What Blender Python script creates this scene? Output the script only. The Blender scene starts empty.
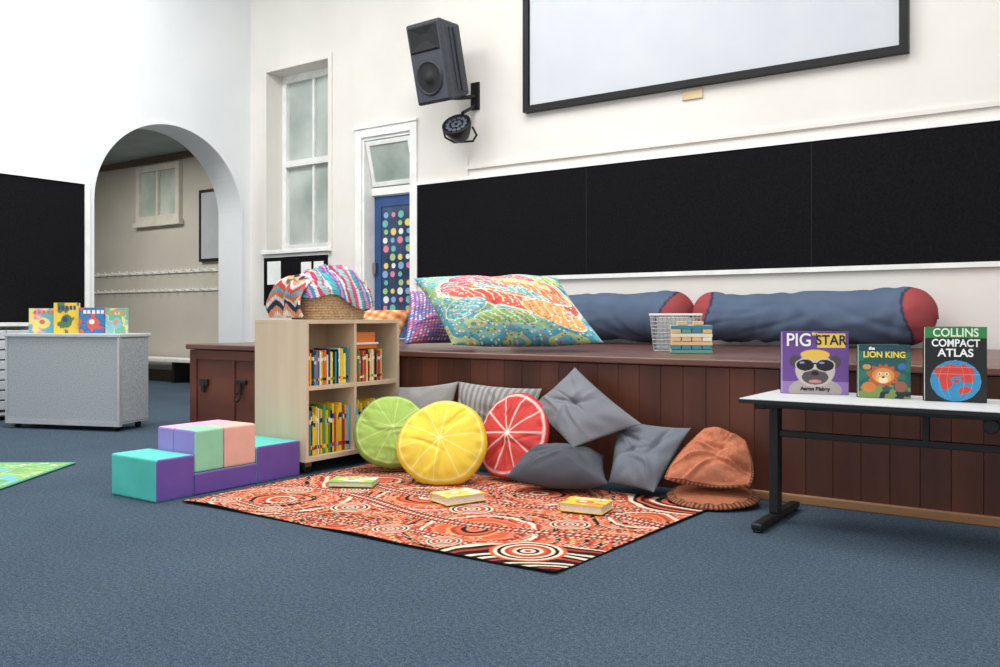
import bpy, bmesh, math, random
import numpy as np
from mathutils import Vector, Matrix
random.seed(4)
S = 0.75   # design units -> metres
scene = bpy.context.scene
try:
    scene.view_settings.view_transform = 'Standard'
    scene.view_settings.look = 'None'
except Exception: pass

def lin1(c):
    c=c/255.0
    return c/12.92 if c<=0.04045 else ((c+0.055)/1.055)**2.4
def lin(c): return tuple(lin1(v) for v in c[:3])+(1.0,)
def nlin(a):
    a=np.clip(a/255.0,0,1)
    return np.where(a<=0.04045,a/12.92,((a+0.055)/1.055)**2.4)

def M(name,col,rough=.7,col2=None,nscale=5,stretch=(1,1,1),bump=0,bscale=80,metal=0,spec=.3,contrast=(.35,.65),detail=4):
    m=bpy.data.materials.new(name); m.use_nodes=True
    nt=m.node_tree; b=nt.nodes['Principled BSDF']
    b.inputs['Base Color'].default_value=lin(col); b.inputs['Roughness'].default_value=rough
    b.inputs['Metallic'].default_value=metal
    b.inputs['Specular IOR Level'].default_value=spec
    tc=nt.nodes.new('ShaderNodeTexCoord'); mp=nt.nodes.new('ShaderNodeMapping'); mp.inputs['Scale'].default_value=stretch
    nt.links.new(tc.outputs['Object'],mp.inputs['Vector'])
    if col2 is None: col2=tuple(min(255,v*1.05+2) for v in col)
    n=nt.nodes.new('ShaderNodeTexNoise'); n.inputs['Scale'].default_value=nscale; n.inputs['Detail'].default_value=detail
    r=nt.nodes.new('ShaderNodeValToRGB'); r.color_ramp.elements[0].position=contrast[0]; r.color_ramp.elements[1].position=contrast[1]
    r.color_ramp.elements[0].color=lin(col); r.color_ramp.elements[1].color=lin(col2)
    nt.links.new(mp.outputs[0],n.inputs['Vector']); nt.links.new(n.outputs['Fac'],r.inputs[0]); nt.links.new(r.outputs[0],b.inputs['Base Color'])
    if bump:
        n2=nt.nodes.new('ShaderNodeTexNoise'); n2.inputs['Scale'].default_value=bscale; n2.inputs['Detail'].default_value=3
        bp=nt.nodes.new('ShaderNodeBump'); bp.inputs['Strength'].default_value=bump; bp.inputs['Distance'].default_value=.01
        nt.links.new(mp.outputs[0],n2.inputs['Vector']); nt.links.new(n2.outputs['Fac'],bp.inputs['Height']); nt.links.new(bp.outputs[0],b.inputs['Normal'])
    return m
def MV(name,rough=.8,bump=0,bscale=150,spec=.2):
    m=bpy.data.materials.new(name); m.use_nodes=True
    nt=m.node_tree; b=nt.nodes['Principled BSDF']; b.inputs['Roughness'].default_value=rough; b.inputs['Specular IOR Level'].default_value=spec
    a=nt.nodes.new('ShaderNodeAttribute'); a.attribute_name='Col'
    nt.links.new(a.outputs['Color'],b.inputs['Base Color'])
    if bump:
        tc=nt.nodes.new('ShaderNodeTexCoord')
        n2=nt.nodes.new('ShaderNodeTexNoise'); n2.inputs['Scale'].default_value=bscale
        bp=nt.nodes.new('ShaderNodeBump'); bp.inputs['Strength'].default_value=bump; bp.inputs['Distance'].default_value=.01
        nt.links.new(tc.outputs['Object'],n2.inputs['Vector']); nt.links.new(n2.outputs['Fac'],bp.inputs['Height']); nt.links.new(bp.outputs[0],b.inputs['Normal'])
    return m

def link(o,parent=None):
    scene.collection.objects.link(o)
    if parent: o.parent=parent
    return o
def empty(name,loc=(0,0,0),rot=(0,0,0)):
    e=bpy.data.objects.new(name,None); e.empty_display_size=.1; e.location=loc; e.rotation_euler=rot
    return link(e)
def mesh(name,verts,faces,mat,parent=None,smooth=False,loc=None,rot=None,bevel=0):
    me=bpy.data.meshes.new(name); me.from_pydata([tuple(v) for v in verts],[],faces); me.update()
    bm=bmesh.new(); bm.from_mesh(me); bmesh.ops.recalc_face_normals(bm,faces=bm.faces); bm.to_mesh(me); bm.free()
    if mat: me.materials.append(mat)
    if smooth: me.polygons.foreach_set('use_smooth',[True]*len(me.polygons))
    o=bpy.data.objects.new(name,me); link(o,parent)
    if loc: o.location=loc
    if rot: o.rotation_euler=rot
    if bevel:
        b=o.modifiers.new('bevel','BEVEL'); b.width=bevel; b.segments=3; b.limit_method='ANGLE'
    return o
BF=[(0,3,2,1),(4,5,6,7),(0,1,5,4),(1,2,6,5),(2,3,7,6),(3,0,4,7)]
def bv(x0,x1,y0,y1,z0,z1):
    return [(x0,y0,z0),(x1,y0,z0),(x1,y1,z0),(x0,y1,z0),(x0,y0,z1),(x1,y0,z1),(x1,y1,z1),(x0,y1,z1)]
def boxes(name,lst,mat,parent=None,bevel=0,**k):
    V=[];F=[]
    for b in lst:
        o=len(V); V+=bv(*b); F+=[tuple(i+o for i in f) for f in BF]
    return mesh(name,V,F,mat,parent,bevel=bevel,**k)
def box(name,b,mat,parent=None,bevel=0,**k): return boxes(name,[b],mat,parent,bevel,**k)
def rframe(x0,x1,y0,y1,z0,z1,w,wt=None,wb=None):
    wt=w if wt is None else wt; wb=w if wb is None else wb
    L=[(x0,x0+w,y0,y1,z0,z1),(x1-w,x1,y0,y1,z0,z1)]
    if wt: L.append((x0+w,x1-w,y0,y1,z1-wt,z1))
    if wb: L.append((x0+w,x1-w,y0,y1,z0,z0+wb))
    return L
def cyl(name,r,depth,mat,parent=None,loc=(0,0,0),rot=(0,0,0),seg=32,r2=None,bevel=0):
    bm=bmesh.new(); bmesh.ops.create_cone(bm,cap_ends=True,segments=seg,radius1=r,radius2=r if r2 is None else r2,depth=depth)
    me=bpy.data.meshes.new(name); bm.to_mesh(me); bm.free(); me.materials.append(mat)
    for p in me.polygons: p.use_smooth=len(p.vertices)==4
    o=bpy.data.objects.new(name,me); link(o,parent); o.location=loc; o.rotation_euler=rot
    if bevel:
        b=o.modifiers.new('bevel','BEVEL'); b.width=bevel; b.segments=2; b.limit_method='ANGLE'
    return o
def lathe(name,prof,mat,parent=None,loc=(0,0,0),rot=(0,0,0),seg=40):
    V=[];F=[]
    for r,z in prof:
        for i in range(seg):
            a=2*math.pi*i/seg; V.append((r*math.cos(a),r*math.sin(a),z))
    for j in range(len(prof)-1):
        for i in range(seg):
            F.append((j*seg+i,j*seg+(i+1)%seg,(j+1)*seg+(i+1)%seg,(j+1)*seg+i))
    return mesh(name,V,F,mat,parent,True,loc,rot)
def tube(name,pts,r,mat,parent=None,off=(0,0,0)):
    c=bpy.data.curves.new(name,'CURVE'); c.dimensions='3D'; c.bevel_depth=r; c.bevel_resolution=3
    s=c.splines.new('POLY'); s.points.add(len(pts)-1)
    for p,q in zip(s.points,pts): p.co=(q[0]-off[0],q[1]-off[1],q[2]-off[2],1)
    c.materials.append(mat); o=bpy.data.objects.new(name,c); return link(o,parent)
def text(name,body,size,loc,mat,parent,rot=(math.pi/2,0,0),bold=.0,sx=1):
    c=bpy.data.curves.new(name,'FONT'); c.body=body; c.size=size; c.align_x='CENTER'; c.extrude=.0006; c.offset=bold
    c.materials.append(mat); o=bpy.data.objects.new(name,c); link(o,parent); o.location=loc; o.rotation_euler=rot; o.scale=(sx,1,1)
    return o

def vnoise(x,y,seed=0):
    T=np.random.RandomState(seed).rand(64,64)
    xi=np.floor(x).astype(int); yi=np.floor(y).astype(int); fx=x-xi; fy=y-yi
    fx=fx*fx*(3-2*fx); fy=fy*fy*(3-2*fy)
    g=lambda a,b:T[a%64,b%64]
    return (g(xi,yi)*(1-fx)+g(xi+1,yi)*fx)*(1-fy)+(g(xi,yi+1)*(1-fx)+g(xi+1,yi+1)*fx)*fy
def fbm(x,y,seed=0): return .6*vnoise(x,y,seed)+.27*vnoise(x*2.1,y*2.1,seed+1)+.13*vnoise(x*4.3,y*4.3,seed+2)
def cellhash(a,b,seed=0):
    T=np.random.RandomState(seed+77).rand(128,128); return T[np.asarray(a).astype(int)%128,np.asarray(b).astype(int)%128]
def pick(pal,idx):
    p=np.array(pal,float); return p[np.asarray(idx).astype(int)%len(pal)]

def colmesh(name,P,faces,C,mat,parent=None,smooth=True,merge=False):
    me=bpy.data.meshes.new(name); me.from_pydata(P.tolist(),[],faces); me.update()
    at=me.color_attributes.new('Col','FLOAT_COLOR','POINT')
    L=np.ones((len(P),4)); L[:,:3]=nlin(C); at.data.foreach_set('color',L.ravel().astype(np.float32))
    bm=bmesh.new(); bm.from_mesh(me)
    if merge: bmesh.ops.remove_doubles(bm,verts=bm.verts,dist=1e-5)
    bmesh.ops.recalc_face_normals(bm,faces=bm.faces); bm.to_mesh(me); bm.free()
    me.materials.append(mat)
    if smooth: me.polygons.foreach_set('use_smooth',[True]*len(me.polygons))
    o=bpy.data.objects.new(name,me); return link(o,parent)
def gridfaces(n,m,off=0,wrap=False):
    F=[]
    for i in range(n-1):
        for j in range(m if wrap else m-1):
            j2=(j+1)%m
            F.append((off+i*m+j,off+(i+1)*m+j,off+(i+1)*m+j2,off+i*m+j2))
    return F
def grid(name,P,C,mat,parent=None,smooth=True):
    n,m=P.shape[:2]
    return colmesh(name,P.reshape(-1,3),gridfaces(n,m),C.reshape(-1,3),mat,parent,smooth)
def folds(x,y,seed):
    """soft directional cloth folds: a few long tapering ridges"""
    r=random.Random(seed); out=np.zeros(np.shape(x))
    for _ in range(9):
        cx,cy=r.uniform(-.8,.8),r.uniform(-.8,.8); an=math.atan2(cy,cx)+r.uniform(-.7,.7); L=r.uniform(.3,.7); w=r.uniform(.035,.09); sg=r.choice([-1,-1,1])
        dx=(x-cx)*math.cos(an)+(y-cy)*math.sin(an); dy=-(x-cx)*math.sin(an)+(y-cy)*math.cos(an)+.3*dx*dx*r.uniform(-1,1)
        out=out+sg*np.exp(-(dx/L)**2)*np.exp(-(dy/w)**2)
    return out
def pillow(name,BL,BR,TR,TL,T,fn,mat,n=70,k=.06,seed=0,wr=.02,pw=2.4,parent=None,ex=.55,rnd=0,cr=.010,floor=None):
    BL,BR,TR,TL=[np.array(v,float) for v in (BL,BR,TR,TL)]
    u=np.linspace(-1,1,n); u=np.sin(u*math.pi/2)*.5+u*.5
    U,V=np.meshgrid(u,u,indexing='ij')
    U2=U*(1-k*(1-V**2)); V2=V*(1-k*(1-U**2))
    if rnd:
        U2=U2*(1-rnd)+rnd*U*np.sqrt(1-V**2/2)*1.08; V2=V2*(1-rnd)+rnd*V*np.sqrt(1-U**2/2)*1.08
    a=((U2+1)/2)[...,None]; b=((V2+1)/2)[...,None]
    P=BL*(1-a)*(1-b)+BR*a*(1-b)+TR*a*b+TL*(1-a)*b
    nrm=np.cross(BR-BL,TL-BL); nrm/=np.linalg.norm(nrm)
    prof=(np.clip((1-np.abs(U)**pw)*(1-np.abs(V)**pw),0,1))**ex
    w=(vnoise(U*1.8+5,V*1.8+3,seed)-.5)*wr*2.0*np.minimum(1,prof*2)
    w=w+folds(U,V,seed+30)*cr*np.minimum(1,prof*2)
    ang=np.arctan2(V,U); fold=np.sin(ang*9+seed)*np.exp(-((np.maximum(abs(U),abs(V))-.8)/.15)**2)*wr*.25*np.minimum(1,prof*3)
    F=P+nrm*((T/2*prof+w+fold)[...,None]); B=P-nrm*((T/2*prof-w*.5)[...,None])
    V_=np.concatenate([F.reshape(-1,3),B.reshape(-1,3)])
    if floor is not None: V_[:,2]=np.maximum(V_[:,2],floor)
    C=fn(U,V); CC=np.concatenate([C.reshape(-1,3)]*2)
    return colmesh(name,V_,gridfaces(n,n)+gridfaces(n,n,n*n),CC,mat,parent,True,True)
def frame(normal,roll=0):
    z=Vector(normal).normalized(); up=Vector((0,0,1)); y=(up-z*up.dot(z)).normalized(); x=y.cross(z)
    R=Matrix((x,y,z)).transposed(); return R@Matrix.Rotation(roll,3,'Z')
def roundcushion(name,center,normal,R,T,fn,mat,roll=0,nr=50,seg=220,bend=0,seed=0,wr=.014,parent=None,sy=1,floor=None,cr=.006):
    r=np.linspace(0,1,nr); th=np.linspace(0,2*math.pi,seg,endpoint=False); RR,TH=np.meshgrid(r,th,indexing='ij')
    z=T/2*np.clip(1-RR**2.4,0,1)**.55
    wob=1+.018*np.sin(TH*3+seed)*RR+.008*np.sin(TH*7+seed*2)*RR
    X=R*RR*np.cos(TH)*wob;Y=R*RR*np.sin(TH)*sy*wob
    e=np.minimum(1,(1-RR)*4)
    w=(vnoise(X/R*1.7+9,Y/R*1.7+9,seed)-.5)*wr*2.2*e+folds(X/R,Y/R,seed+40)*cr*e+np.sin(TH*17+seed)*.005*np.exp(-((RR-.88)/.09)**2)*(1-RR)*8
    bd=bend*(X/R)**2+bend*.6*(Y/R)
    C=fn(RR,TH)
    A=np.stack([X,Y,z+w+bd],-1).reshape(-1,3); B=np.stack([X,Y,-z+w*.4+bd],-1).reshape(-1,3)
    Mx=np.array(frame(normal,roll))
    V_=np.concatenate([A,B])@Mx.T+np.array(center)
    if floor is not None: V_[:,2]=np.maximum(V_[:,2],floor)
    F=gridfaces(nr,seg,0,True)+gridfaces(nr,seg,nr*seg,True)
    return colmesh(name,V_,F,np.concatenate([C.reshape(-1,3)]*2),mat,parent,True,True)

# ------------------------------------------------ materials
wall_w=M('wall_paint_white',(222,225,227),.75,(228,230,231),1.2,bump=.05,bscale=25)
wall_c=M('wall_paint_cream',(223,219,211),.75,(229,225,218),1.2,bump=.05,bscale=25)
trimw=M('trim_white_gloss',(230,230,226),.35)
felt=M('board_felt_black',(20,20,22),.95,(27,27,29),40,bump=.2,bscale=120,spec=.05)
blackf=M('black_frame',(14,14,16),.45)
scr=M('screen_fabric',(196,200,206),.85,(200,204,209),2)
carpet=M('carpet_blue',(40,55,70),.97,(94,109,122),170,bump=.25,bscale=260,spec=.04,contrast=(.30,.70),detail=6)
def tune_carpet():
    nt=carpet.node_tree; b=nt.nodes['Principled BSDF']; src=b.inputs['Base Color'].links[0].from_socket
    tc=[x for x in nt.nodes if x.type=='TEX_COORD'][0]
    for (sc,p0,p1,c0,c1) in ((1.3,.3,.7,(.86,.87,.89,1),(1.05,1.04,1.03,1)),(55,.4,.6,(.78,.80,.82,1),(1.18,1.15,1.13,1))):
        n=nt.nodes.new('ShaderNodeTexNoise'); n.inputs['Scale'].default_value=sc; n.inputs['Detail'].default_value=6
        r=nt.nodes.new('ShaderNodeValToRGB'); r.color_ramp.elements[0].position=p0; r.color_ramp.elements[1].position=p1
        r.color_ramp.elements[0].color=c0; r.color_ramp.elements[1].color=c1
        mx=nt.nodes.new('ShaderNodeMix'); mx.data_type='RGBA'; mx.blend_type='MULTIPLY'; mx.inputs[0].default_value=1
        nt.links.new(tc.outputs['Object'],n.inputs['Vector']); nt.links.new(n.outputs['Fac'],r.inputs[0])
        nt.links.new(src,mx.inputs[6]); nt.links.new(r.outputs[0],mx.inputs[7]); src=mx.outputs[2]
    nt.links.new(src,b.inputs['Base Color'])
tune_carpet()
dwood=M('stage_wood_dark',(68,35,25),.42,(94,52,38),6,(1,1,.12),bump=.1,bscale=20,spec=.4,contrast=(.3,.7))
dwood2=M('stage_wood_red',(76,39,27),.4,(102,57,41),6,(1,1,.12),bump=.1,bscale=20,spec=.4,contrast=(.3,.7))
dwood3=M('stage_wood_brown',(62,33,25),.42,(88,50,37),6,(1,1,.12),bump=.1,bscale=20,spec=.4,contrast=(.3,.7))
chestw=M('chest_wood',(84,42,30),.4,(112,62,44),5,(.15,1,1),bump=.1,bscale=20,spec=.4,contrast=(.3,.7))
topwood=M('stage_top_varnish',(86,54,46),.32,(114,78,68),5,(.15,1.5,1),spec=.5)
lwood=M('birch_ply',(205,182,154),.5,(218,197,170),5,(1,1,.1),bump=.03)
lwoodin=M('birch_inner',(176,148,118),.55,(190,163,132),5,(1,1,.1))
oak=M('oak_skirt',(150,108,74),.5,(172,130,94),8,(.1,1,1))
steel=M('steel',(150,150,150),.3,metal=.9)
darksteel=M('dark_steel',(60,55,52),.4,metal=.7)
blackm=M('black_metal',(22,22,24),.45,spec=.4)
blackp=M('black_plastic',(52,55,62),.5,(62,65,72),20)
grille=M('speaker_grille',(84,88,96),.6,(56,59,66),220,contrast=(.45,.55))
cone=M('speaker_cone',(34,35,38),.6)
greyc=M('cabinet_grey',(180,184,187),.7,(150,156,160),90,contrast=(.4,.62))
greyt=M('laminate_grey',(196,198,198),.45,(204,205,205),30)
doorblue=M('door_blue',(50,80,130),.45,(58,90,140),4)
doorpanel=M('door_panel_glass',(70,88,118),.2,(48,62,88),3)
glassg=M('window_glass_green',(158,170,164),.12,(212,218,211),1.1,spec=.7,contrast=(.3,.7))
glassg2=M('transom_glass',(146,160,152),.15,(184,194,185),2,spec=.6)
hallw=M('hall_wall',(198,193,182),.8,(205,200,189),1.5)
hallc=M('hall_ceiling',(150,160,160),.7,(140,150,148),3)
white=M('white_plastic',(232,232,228),.5)
V_fab=MV('printed_fabric',.95,.3,260,.05)
V_rug=MV('printed_rug',.95,.15,300,.05)
V_print=MV('printed_cover',.35,0,10,.4)
V_book=MV('book_spines',.5,0,10,.3)
paper=M('paper_pages',(232,226,210),.8,(215,208,190),60,(1,1,6))

# ------------------------------------------------ room shell
YW=8.5; XL=-10.3; H=6.6
box('floor',(-18.5,5,-4,9.8,-.1,0),carpet)
WX0,WX1,WZ0,WZ1=-9.93,-8.68,2.09,4.66
DX0,DX1,DZ0,DZ1=-8.06,-7.2,.855,3.5
wt=.45
boxes('wall_back',[(XL,WX0,YW,YW+wt,0,H),(WX0,WX1,YW,YW+wt,0,WZ0),(WX0,WX1,YW,YW+wt,WZ1,H),(WX1,DX0,YW,YW+wt,0,H),
  (DX0,DX1,YW,YW+wt,0,DZ0),(DX0,DX1,YW,YW+wt,DZ1,H),(DX1,5,YW,YW+wt,0,H)],wall_c)
def arch_wall():
    yc,R,zs=7.195,1.125,2.585; x0,x1=-10.8,XL
    V=[];F=[]
    def q(a,b,c,d):
        o=len(V); V.extend([a,b,c,d]); F.append((o,o+1,o+2,o+3))
    def slab(ya,yb,z0a,z0b):
        for x in (x0,x1): q((x,ya,z0a),(x,yb,z0b),(x,yb,H),(x,ya,H))
    slab(-4,yc-R,0,0); slab(yc+R,9.64,0,0)
    n=48
    for i in range(n):
        a0=math.pi-math.pi*i/n; a1=math.pi-math.pi*(i+1)/n
        ya,za=yc+R*math.cos(a0),zs+R*math.sin(a0); yb,zb=yc+R*math.cos(a1),zs+R*math.sin(a1)
        slab(ya,yb,za,zb); q((x0,ya,za),(x1,ya,za),(x1,yb,zb),(x0,yb,zb))
    q((x0,yc-R,0),(x1,yc-R,0),(x1,yc-R,zs),(x0,yc-R,zs)); q((x0,yc+R,0),(x1,yc+R,0),(x1,yc+R,zs),(x0,yc+R,zs))
    mesh('wall_left',V,F,wall_w)
    V=[];F=[];pts=[]
    for z in np.linspace(0,zs,4)[:-1]: pts.append((-R,z,-1,0))
    for i in range(n+1):
        a=math.pi-math.pi*i/n; pts.append((R*math.cos(a),zs+R*math.sin(a),math.cos(a),math.sin(a)))
    for z in np.linspace(zs,0,4)[1:]: pts.append((R,z,1,0))
    for (y,z,ny,nz) in pts:
        for dx,d in ((0,0.0),(.018,.0),(.018,.03),(0,.04)):
            V.append((x1+dx,yc+y+ny*d,z+nz*d))
    for i in range(len(pts)-1):
        for j in range(4): F.append((i*4+j,(i+1)*4+j,(i+1)*4+(j+1)%4,i*4+(j+1)%4))
    mesh('trim_arch',V,F,wall_w)
arch_wall()
box('ceiling',(-10.8,5,-1.0,YW+.4,H,H+.1),M('ceiling_paint',(232,232,230),.8))
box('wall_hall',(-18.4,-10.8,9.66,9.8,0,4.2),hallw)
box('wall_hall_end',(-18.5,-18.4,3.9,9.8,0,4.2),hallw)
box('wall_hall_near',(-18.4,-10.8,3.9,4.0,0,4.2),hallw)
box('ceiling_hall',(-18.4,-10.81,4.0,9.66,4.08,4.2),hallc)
boxes('trim_1',[(-18.4,-10.8,9.60,9.66,3.97,4.08),(-18.4,-10.8,9.63,9.66,0,.18)],M('hall_dark_trim',(110,96,80),.6))
boxes('baseboard_left',[(XL,XL+.03,-4,6.0,0,.22),(XL,XL+.03,8.39,8.5,0,.22)],trimw)
box('baseboard_back',(XL+.03,-8.4,YW-.03,YW,0,.22),trimw)
# window
w=empty('window_1'); yb=YW+.3; xm=(WX0+WX1)/2
boxes('sash',rframe(WX0,WX1,yb-.02,yb+.06,WZ0,WZ1,.08,.1,.1)+[(WX0+.08,WX1-.08,yb-.045,yb+.05,3.32,3.41),(xm-.02,xm+.02,yb,yb+.04,WZ0+.1,3.32),(xm-.02,xm+.02,yb,yb+.04,3.41,WZ1-.1)],trimw,w)
box('glass',(WX0+.04,WX1-.04,yb+.042,yb+.05,WZ0+.04,WZ1-.04),glassg,w)
box('sill',(WX0-.06,WX1+.06,YW-.08,YW+.27,WZ0-.06,WZ0),trimw,w,.01)
boxes('architrave',rframe(WX0-.07,WX1+.07,YW-.025,YW,WZ0,WZ1+.07,.07,.07,0),wall_c,w)
# door
d=empty('door_1'); yd=YW+.2
box('slab',(DX0+.03,DX1-.03,yd,yd+.05,DZ0,2.74),doorblue,d)
box('panel',(DX0+.16,DX1-.13,yd-.006,yd,DZ0+.2,2.6),doorpanel,d)
boxes('stiles',rframe(DX0+.13,DX1-.1,yd-.02,yd,DZ0+.17,2.63,.03),doorblue,d)
stc=[(214,130,150),(226,200,110),(110,180,168),(225,225,220),(205,100,90),(130,165,205),(160,195,120)]
stm=[M('sticker_%d'%i,c,.5) for i,c in enumerate(stc)]
for i in range(12):
    for j in range(4):
        if (i*3+j*2)%7==4: continue
        cyl('sticker_%d_%d'%(i,j),(.034,.048,.04)[(i+j)%3],.004,stm[(i*3+j*2)%7],d,(DX0+.23+j*.13+.015*(i%2),yd-.01,1.25+i*.112),(math.pi/2,0,0),20)
box('handle',(DX0+.05,DX0+.09,yd-.06,yd,1.7,1.86),steel,d,.008)
boxes('architrave',rframe(DX0-.11,DX1+.09,YW-.03,YW,DZ0,DZ1+.11,.11,.11,0)+[(DX0-.13,DX1+.1,YW-.05,YW,DZ1+.11,DZ1+.14)],trimw,d)
boxes('jambs',[(DX0,DX0+.03,YW,YW+.26,DZ0,DZ1-.04),(DX1-.03,DX1,YW,YW+.26,DZ0,DZ1-.04),(DX0+.03,DX1-.03,YW+.15,YW+.26,2.75,2.85),(DX0,DX1,YW,YW+.26,DZ1-.04,DZ1)],trimw,d)
t=empty('window_2',(0,YW+.17,2.87),(math.radians(14),0,0))
boxes('sash',rframe(DX0+.04,DX1-.04,-.02,.02,0,.6,.06),trimw,t)
box('glass',(DX0+.08,DX1-.08,-.004,.004,.04,.56),glassg2,t)
box('back_glass',(DX0,DX1,.14,.15,-.1,.7),glassg2,t)
# pinboards
p=empty('pinboard'); box('felt',(-7.1,2.6,YW-.025,YW-.003,1.6,2.79),felt,p)
boxes('rail',[(-7.14,2.6,YW-.035,YW-.003,2.79,2.83),(-7.14,2.6,YW-.04,YW-.003,1.555,1.6),(-7.14,-7.1,YW-.035,YW-.003,1.6,2.79)],trimw,p)
boxes('joints',[(-4.683,-4.677,YW-.027,YW-.02,1.6,2.79),(-2.263,-2.257,YW-.027,YW-.02,1.6,2.79)],blackf,p)
p=empty('pinboard'); box('felt',(XL+.003,XL+.025,0,5.94,1.06,2.76),felt,p)
boxes('rail',[(XL+.003,XL+.04,0,6.0,2.76,2.83),(XL+.003,XL+.04,5.94,6.0,1.06,2.76),(XL+.003,XL+.04,0,6.0,1.0,1.06)],trimw,p)
p=empty('notice_board'); box('felt',(-9.98,-8.7,YW-.025,YW-.003,1.3,1.985),felt,p)
box('rail',(-10.0,-8.68,YW-.03,YW-.003,1.985,2.02),trimw,p); 
boxes('notes',[(-9.9,-9.62,YW-.03,YW-.026,1.6,1.93),(-9.2,-9.0,YW-.03,YW-.026,1.6,1.9),(-8.95,-8.76,YW-.03,YW-.026,1.55,1.9)],white,p)
box('trim_2',(-6.31,5,YW-.03,YW,2.915,2.955),wall_c)
box('trim_3',(-6.35,-6.31,YW-.03,YW,2.83,3.2),wall_c)
s=empty('projection_screen')
box('fabric',(-5.40,-1.49,YW-.05,YW-.03,3.56,5.88),scr,s)
boxes('border',rframe(-5.48,-1.41,YW-.08,YW-.002,3.48,5.96,.07),blackf,s)
box('label_plate',(-3.56,-3.34,YW-.02,YW,3.36,3.46),M('label_tan',(205,184,146),.6),None,.004)

# hall furniture
h=empty('coat_hook_rail')
boxes('rails',[(-18.2,-11,9.635,9.66,1.93,1.98),(-18.2,-11,9.635,9.66,1.60,1.64)],trimw,h)
hk=[]
for i in range(30):
    x=-18+i*.24
    hk+=[(x,x+.025,9.57,9.635,1.95,1.965),(x,x+.025,9.555,9.57,1.95,2.0),(x,x+.025,9.57,9.635,1.61,1.625),(x,x+.025,9.555,9.57,1.61,1.66)]
boxes('hooks',hk,trimw,h)
w=empty('window_3'); boxes('sash',rframe(-14.85,-13.55,9.58,9.655,2.88,3.92,.11)+[(-14.9,-13.5,9.55,9.65,2.8,2.88),(-14.22,-14.17,9.58,9.63,2.99,3.81)],M('hall_frame',(212,207,196),.6),w)
box('glass',(-14.8,-13.6,9.635,9.65,2.95,3.85),M('hall_glass',(176,188,178),.2,(205,214,206),2),w)
w=empty('framed_poster'); box('sheet',(-12.95,-11.6,9.61,9.625,2.15,3.3),M('poster_grey',(178,186,190),.5,(186,193,196),3),w)
boxes('edge',rframe(-13.0,-11.55,9.6,9.64,2.1,3.35,.05),darksteel,w)
w=empty('hall_bench'); box('seat',(-17,-11.2,9.15,9.58,.36,.42),white,w,.01)
boxes('legs',[(x,x+.06,9.2,9.55,0,.36) for x in (-16.8,-15,-13.2,-11.5)],blackm,w)

# ------------------------------------------------ stage
st=empty('wooden_stage'); YS=5.38; ZS=.855; XS=-6.02
boards={0:[],1:[],2:[]}
x=XS
while x<2.6:
    wd=.157; boards[random.choice([0,0,1,2])].append((x+.001,x+wd-.001,YS,YS+.03,.0,ZS-.05)); x+=wd
for k_,m_ in ((0,dwood),(1,dwood2),(2,dwood3)): boxes('boards_%d'%k_,boards[k_],m_,st,.003)
box('core',(XS+.01,2.6,YS+.015,YW-.04,0,ZS-.05),dwood3,st)
box('back_extension',(-8.3,XS,7.1,YW-.04,0,ZS-.05),dwood3,st)
boxes('deck',[(XS-.01,2.6,YS-.04,YW-.06,ZS-.045,ZS),(-8.35,XS-.01,7.05,YW-.06,ZS-.045,ZS)],topwood,st,.010)
box('skirt',(-2.25,2.6,YS-.035,YS,0,.055),oak,st,.008)
ch=empty('wooden_chest')
box('carcass',(-7.38,-6.06,5.36,6.6,.03,.81),chestw,ch,.004)
boxes('plinth',[(-7.36,-6.08,5.38,6.58,0,.03)],blackf,ch)
boxes('lid',[(-7.42,-6.045,5.32,6.64,.815,.865)],topwood,ch,.012)
boxes('front_frame',[(-7.38,-7.28,5.345,5.36,.03,.81),(-6.16,-6.06,5.345,5.36,.03,.81),(-7.28,-6.16,5.345,5.36,.72,.81),(-7.28,-6.16,5.345,5.36,.03,.11),(-6.74,-6.71,5.345,5.36,.11,.72)],chestw,ch,.003)
boxes('hasps',[(-7.22,-7.10,5.335,5.36,.46,.53),(-7.18,-7.14,5.325,5.345,.40,.48),(-6.70,-6.54,5.335,5.36,.50,.54),(-6.64,-6.60,5.325,5.345,.40,.52)],darksteel,ch,.005)
tube('padlock_ring',[(-6.64,5.32,.42),(-6.65,5.315,.37),(-6.62,5.31,.34),(-6.59,5.315,.37),(-6.60,5.32,.42)],.008,darksteel,ch)

# ------------------------------------------------ bookcase
b=empty('bookcase'); X0,X1,Y0,Y1=-5.20,-4.655,4.33,5.335; zt=1.108
th=.03
boxes('carcass',[(X0,X1,Y0,Y0+th,.125,zt-th),(X0,X1,Y1-th,Y1,.125,zt-th),(X0,X1,Y0,Y1,zt-th,zt),(X0,X1,Y0,Y1,.09,.125)],lwood,b,.002)
boxes('shelves',[(X0+.01,X1-.006,Y0+th,4.825,.60,.63),(X0+.01,X1-.006,4.85,Y1-th,.60,.63),(X0+.01,X1-.006,4.825,4.85,.125,zt-th)],lwood,b,.001)
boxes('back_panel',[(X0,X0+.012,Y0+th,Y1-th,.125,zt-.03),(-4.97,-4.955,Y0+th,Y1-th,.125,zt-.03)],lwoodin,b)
for i,(cx,cy) in enumerate(((X0+.07,Y0+.07),(X1-.07,Y0+.07),(X0+.07,Y1-.07),(X1-.07,Y1-.07))):
    cyl('castor_%d'%i,.036,.03,blackm,b,(cx,cy,.036),(0,math.pi/2,0),20); box('fork_%d'%i,(cx-.022,cx+.022,cy-.03,cy+.03,.05,.09),steel,b)
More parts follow.
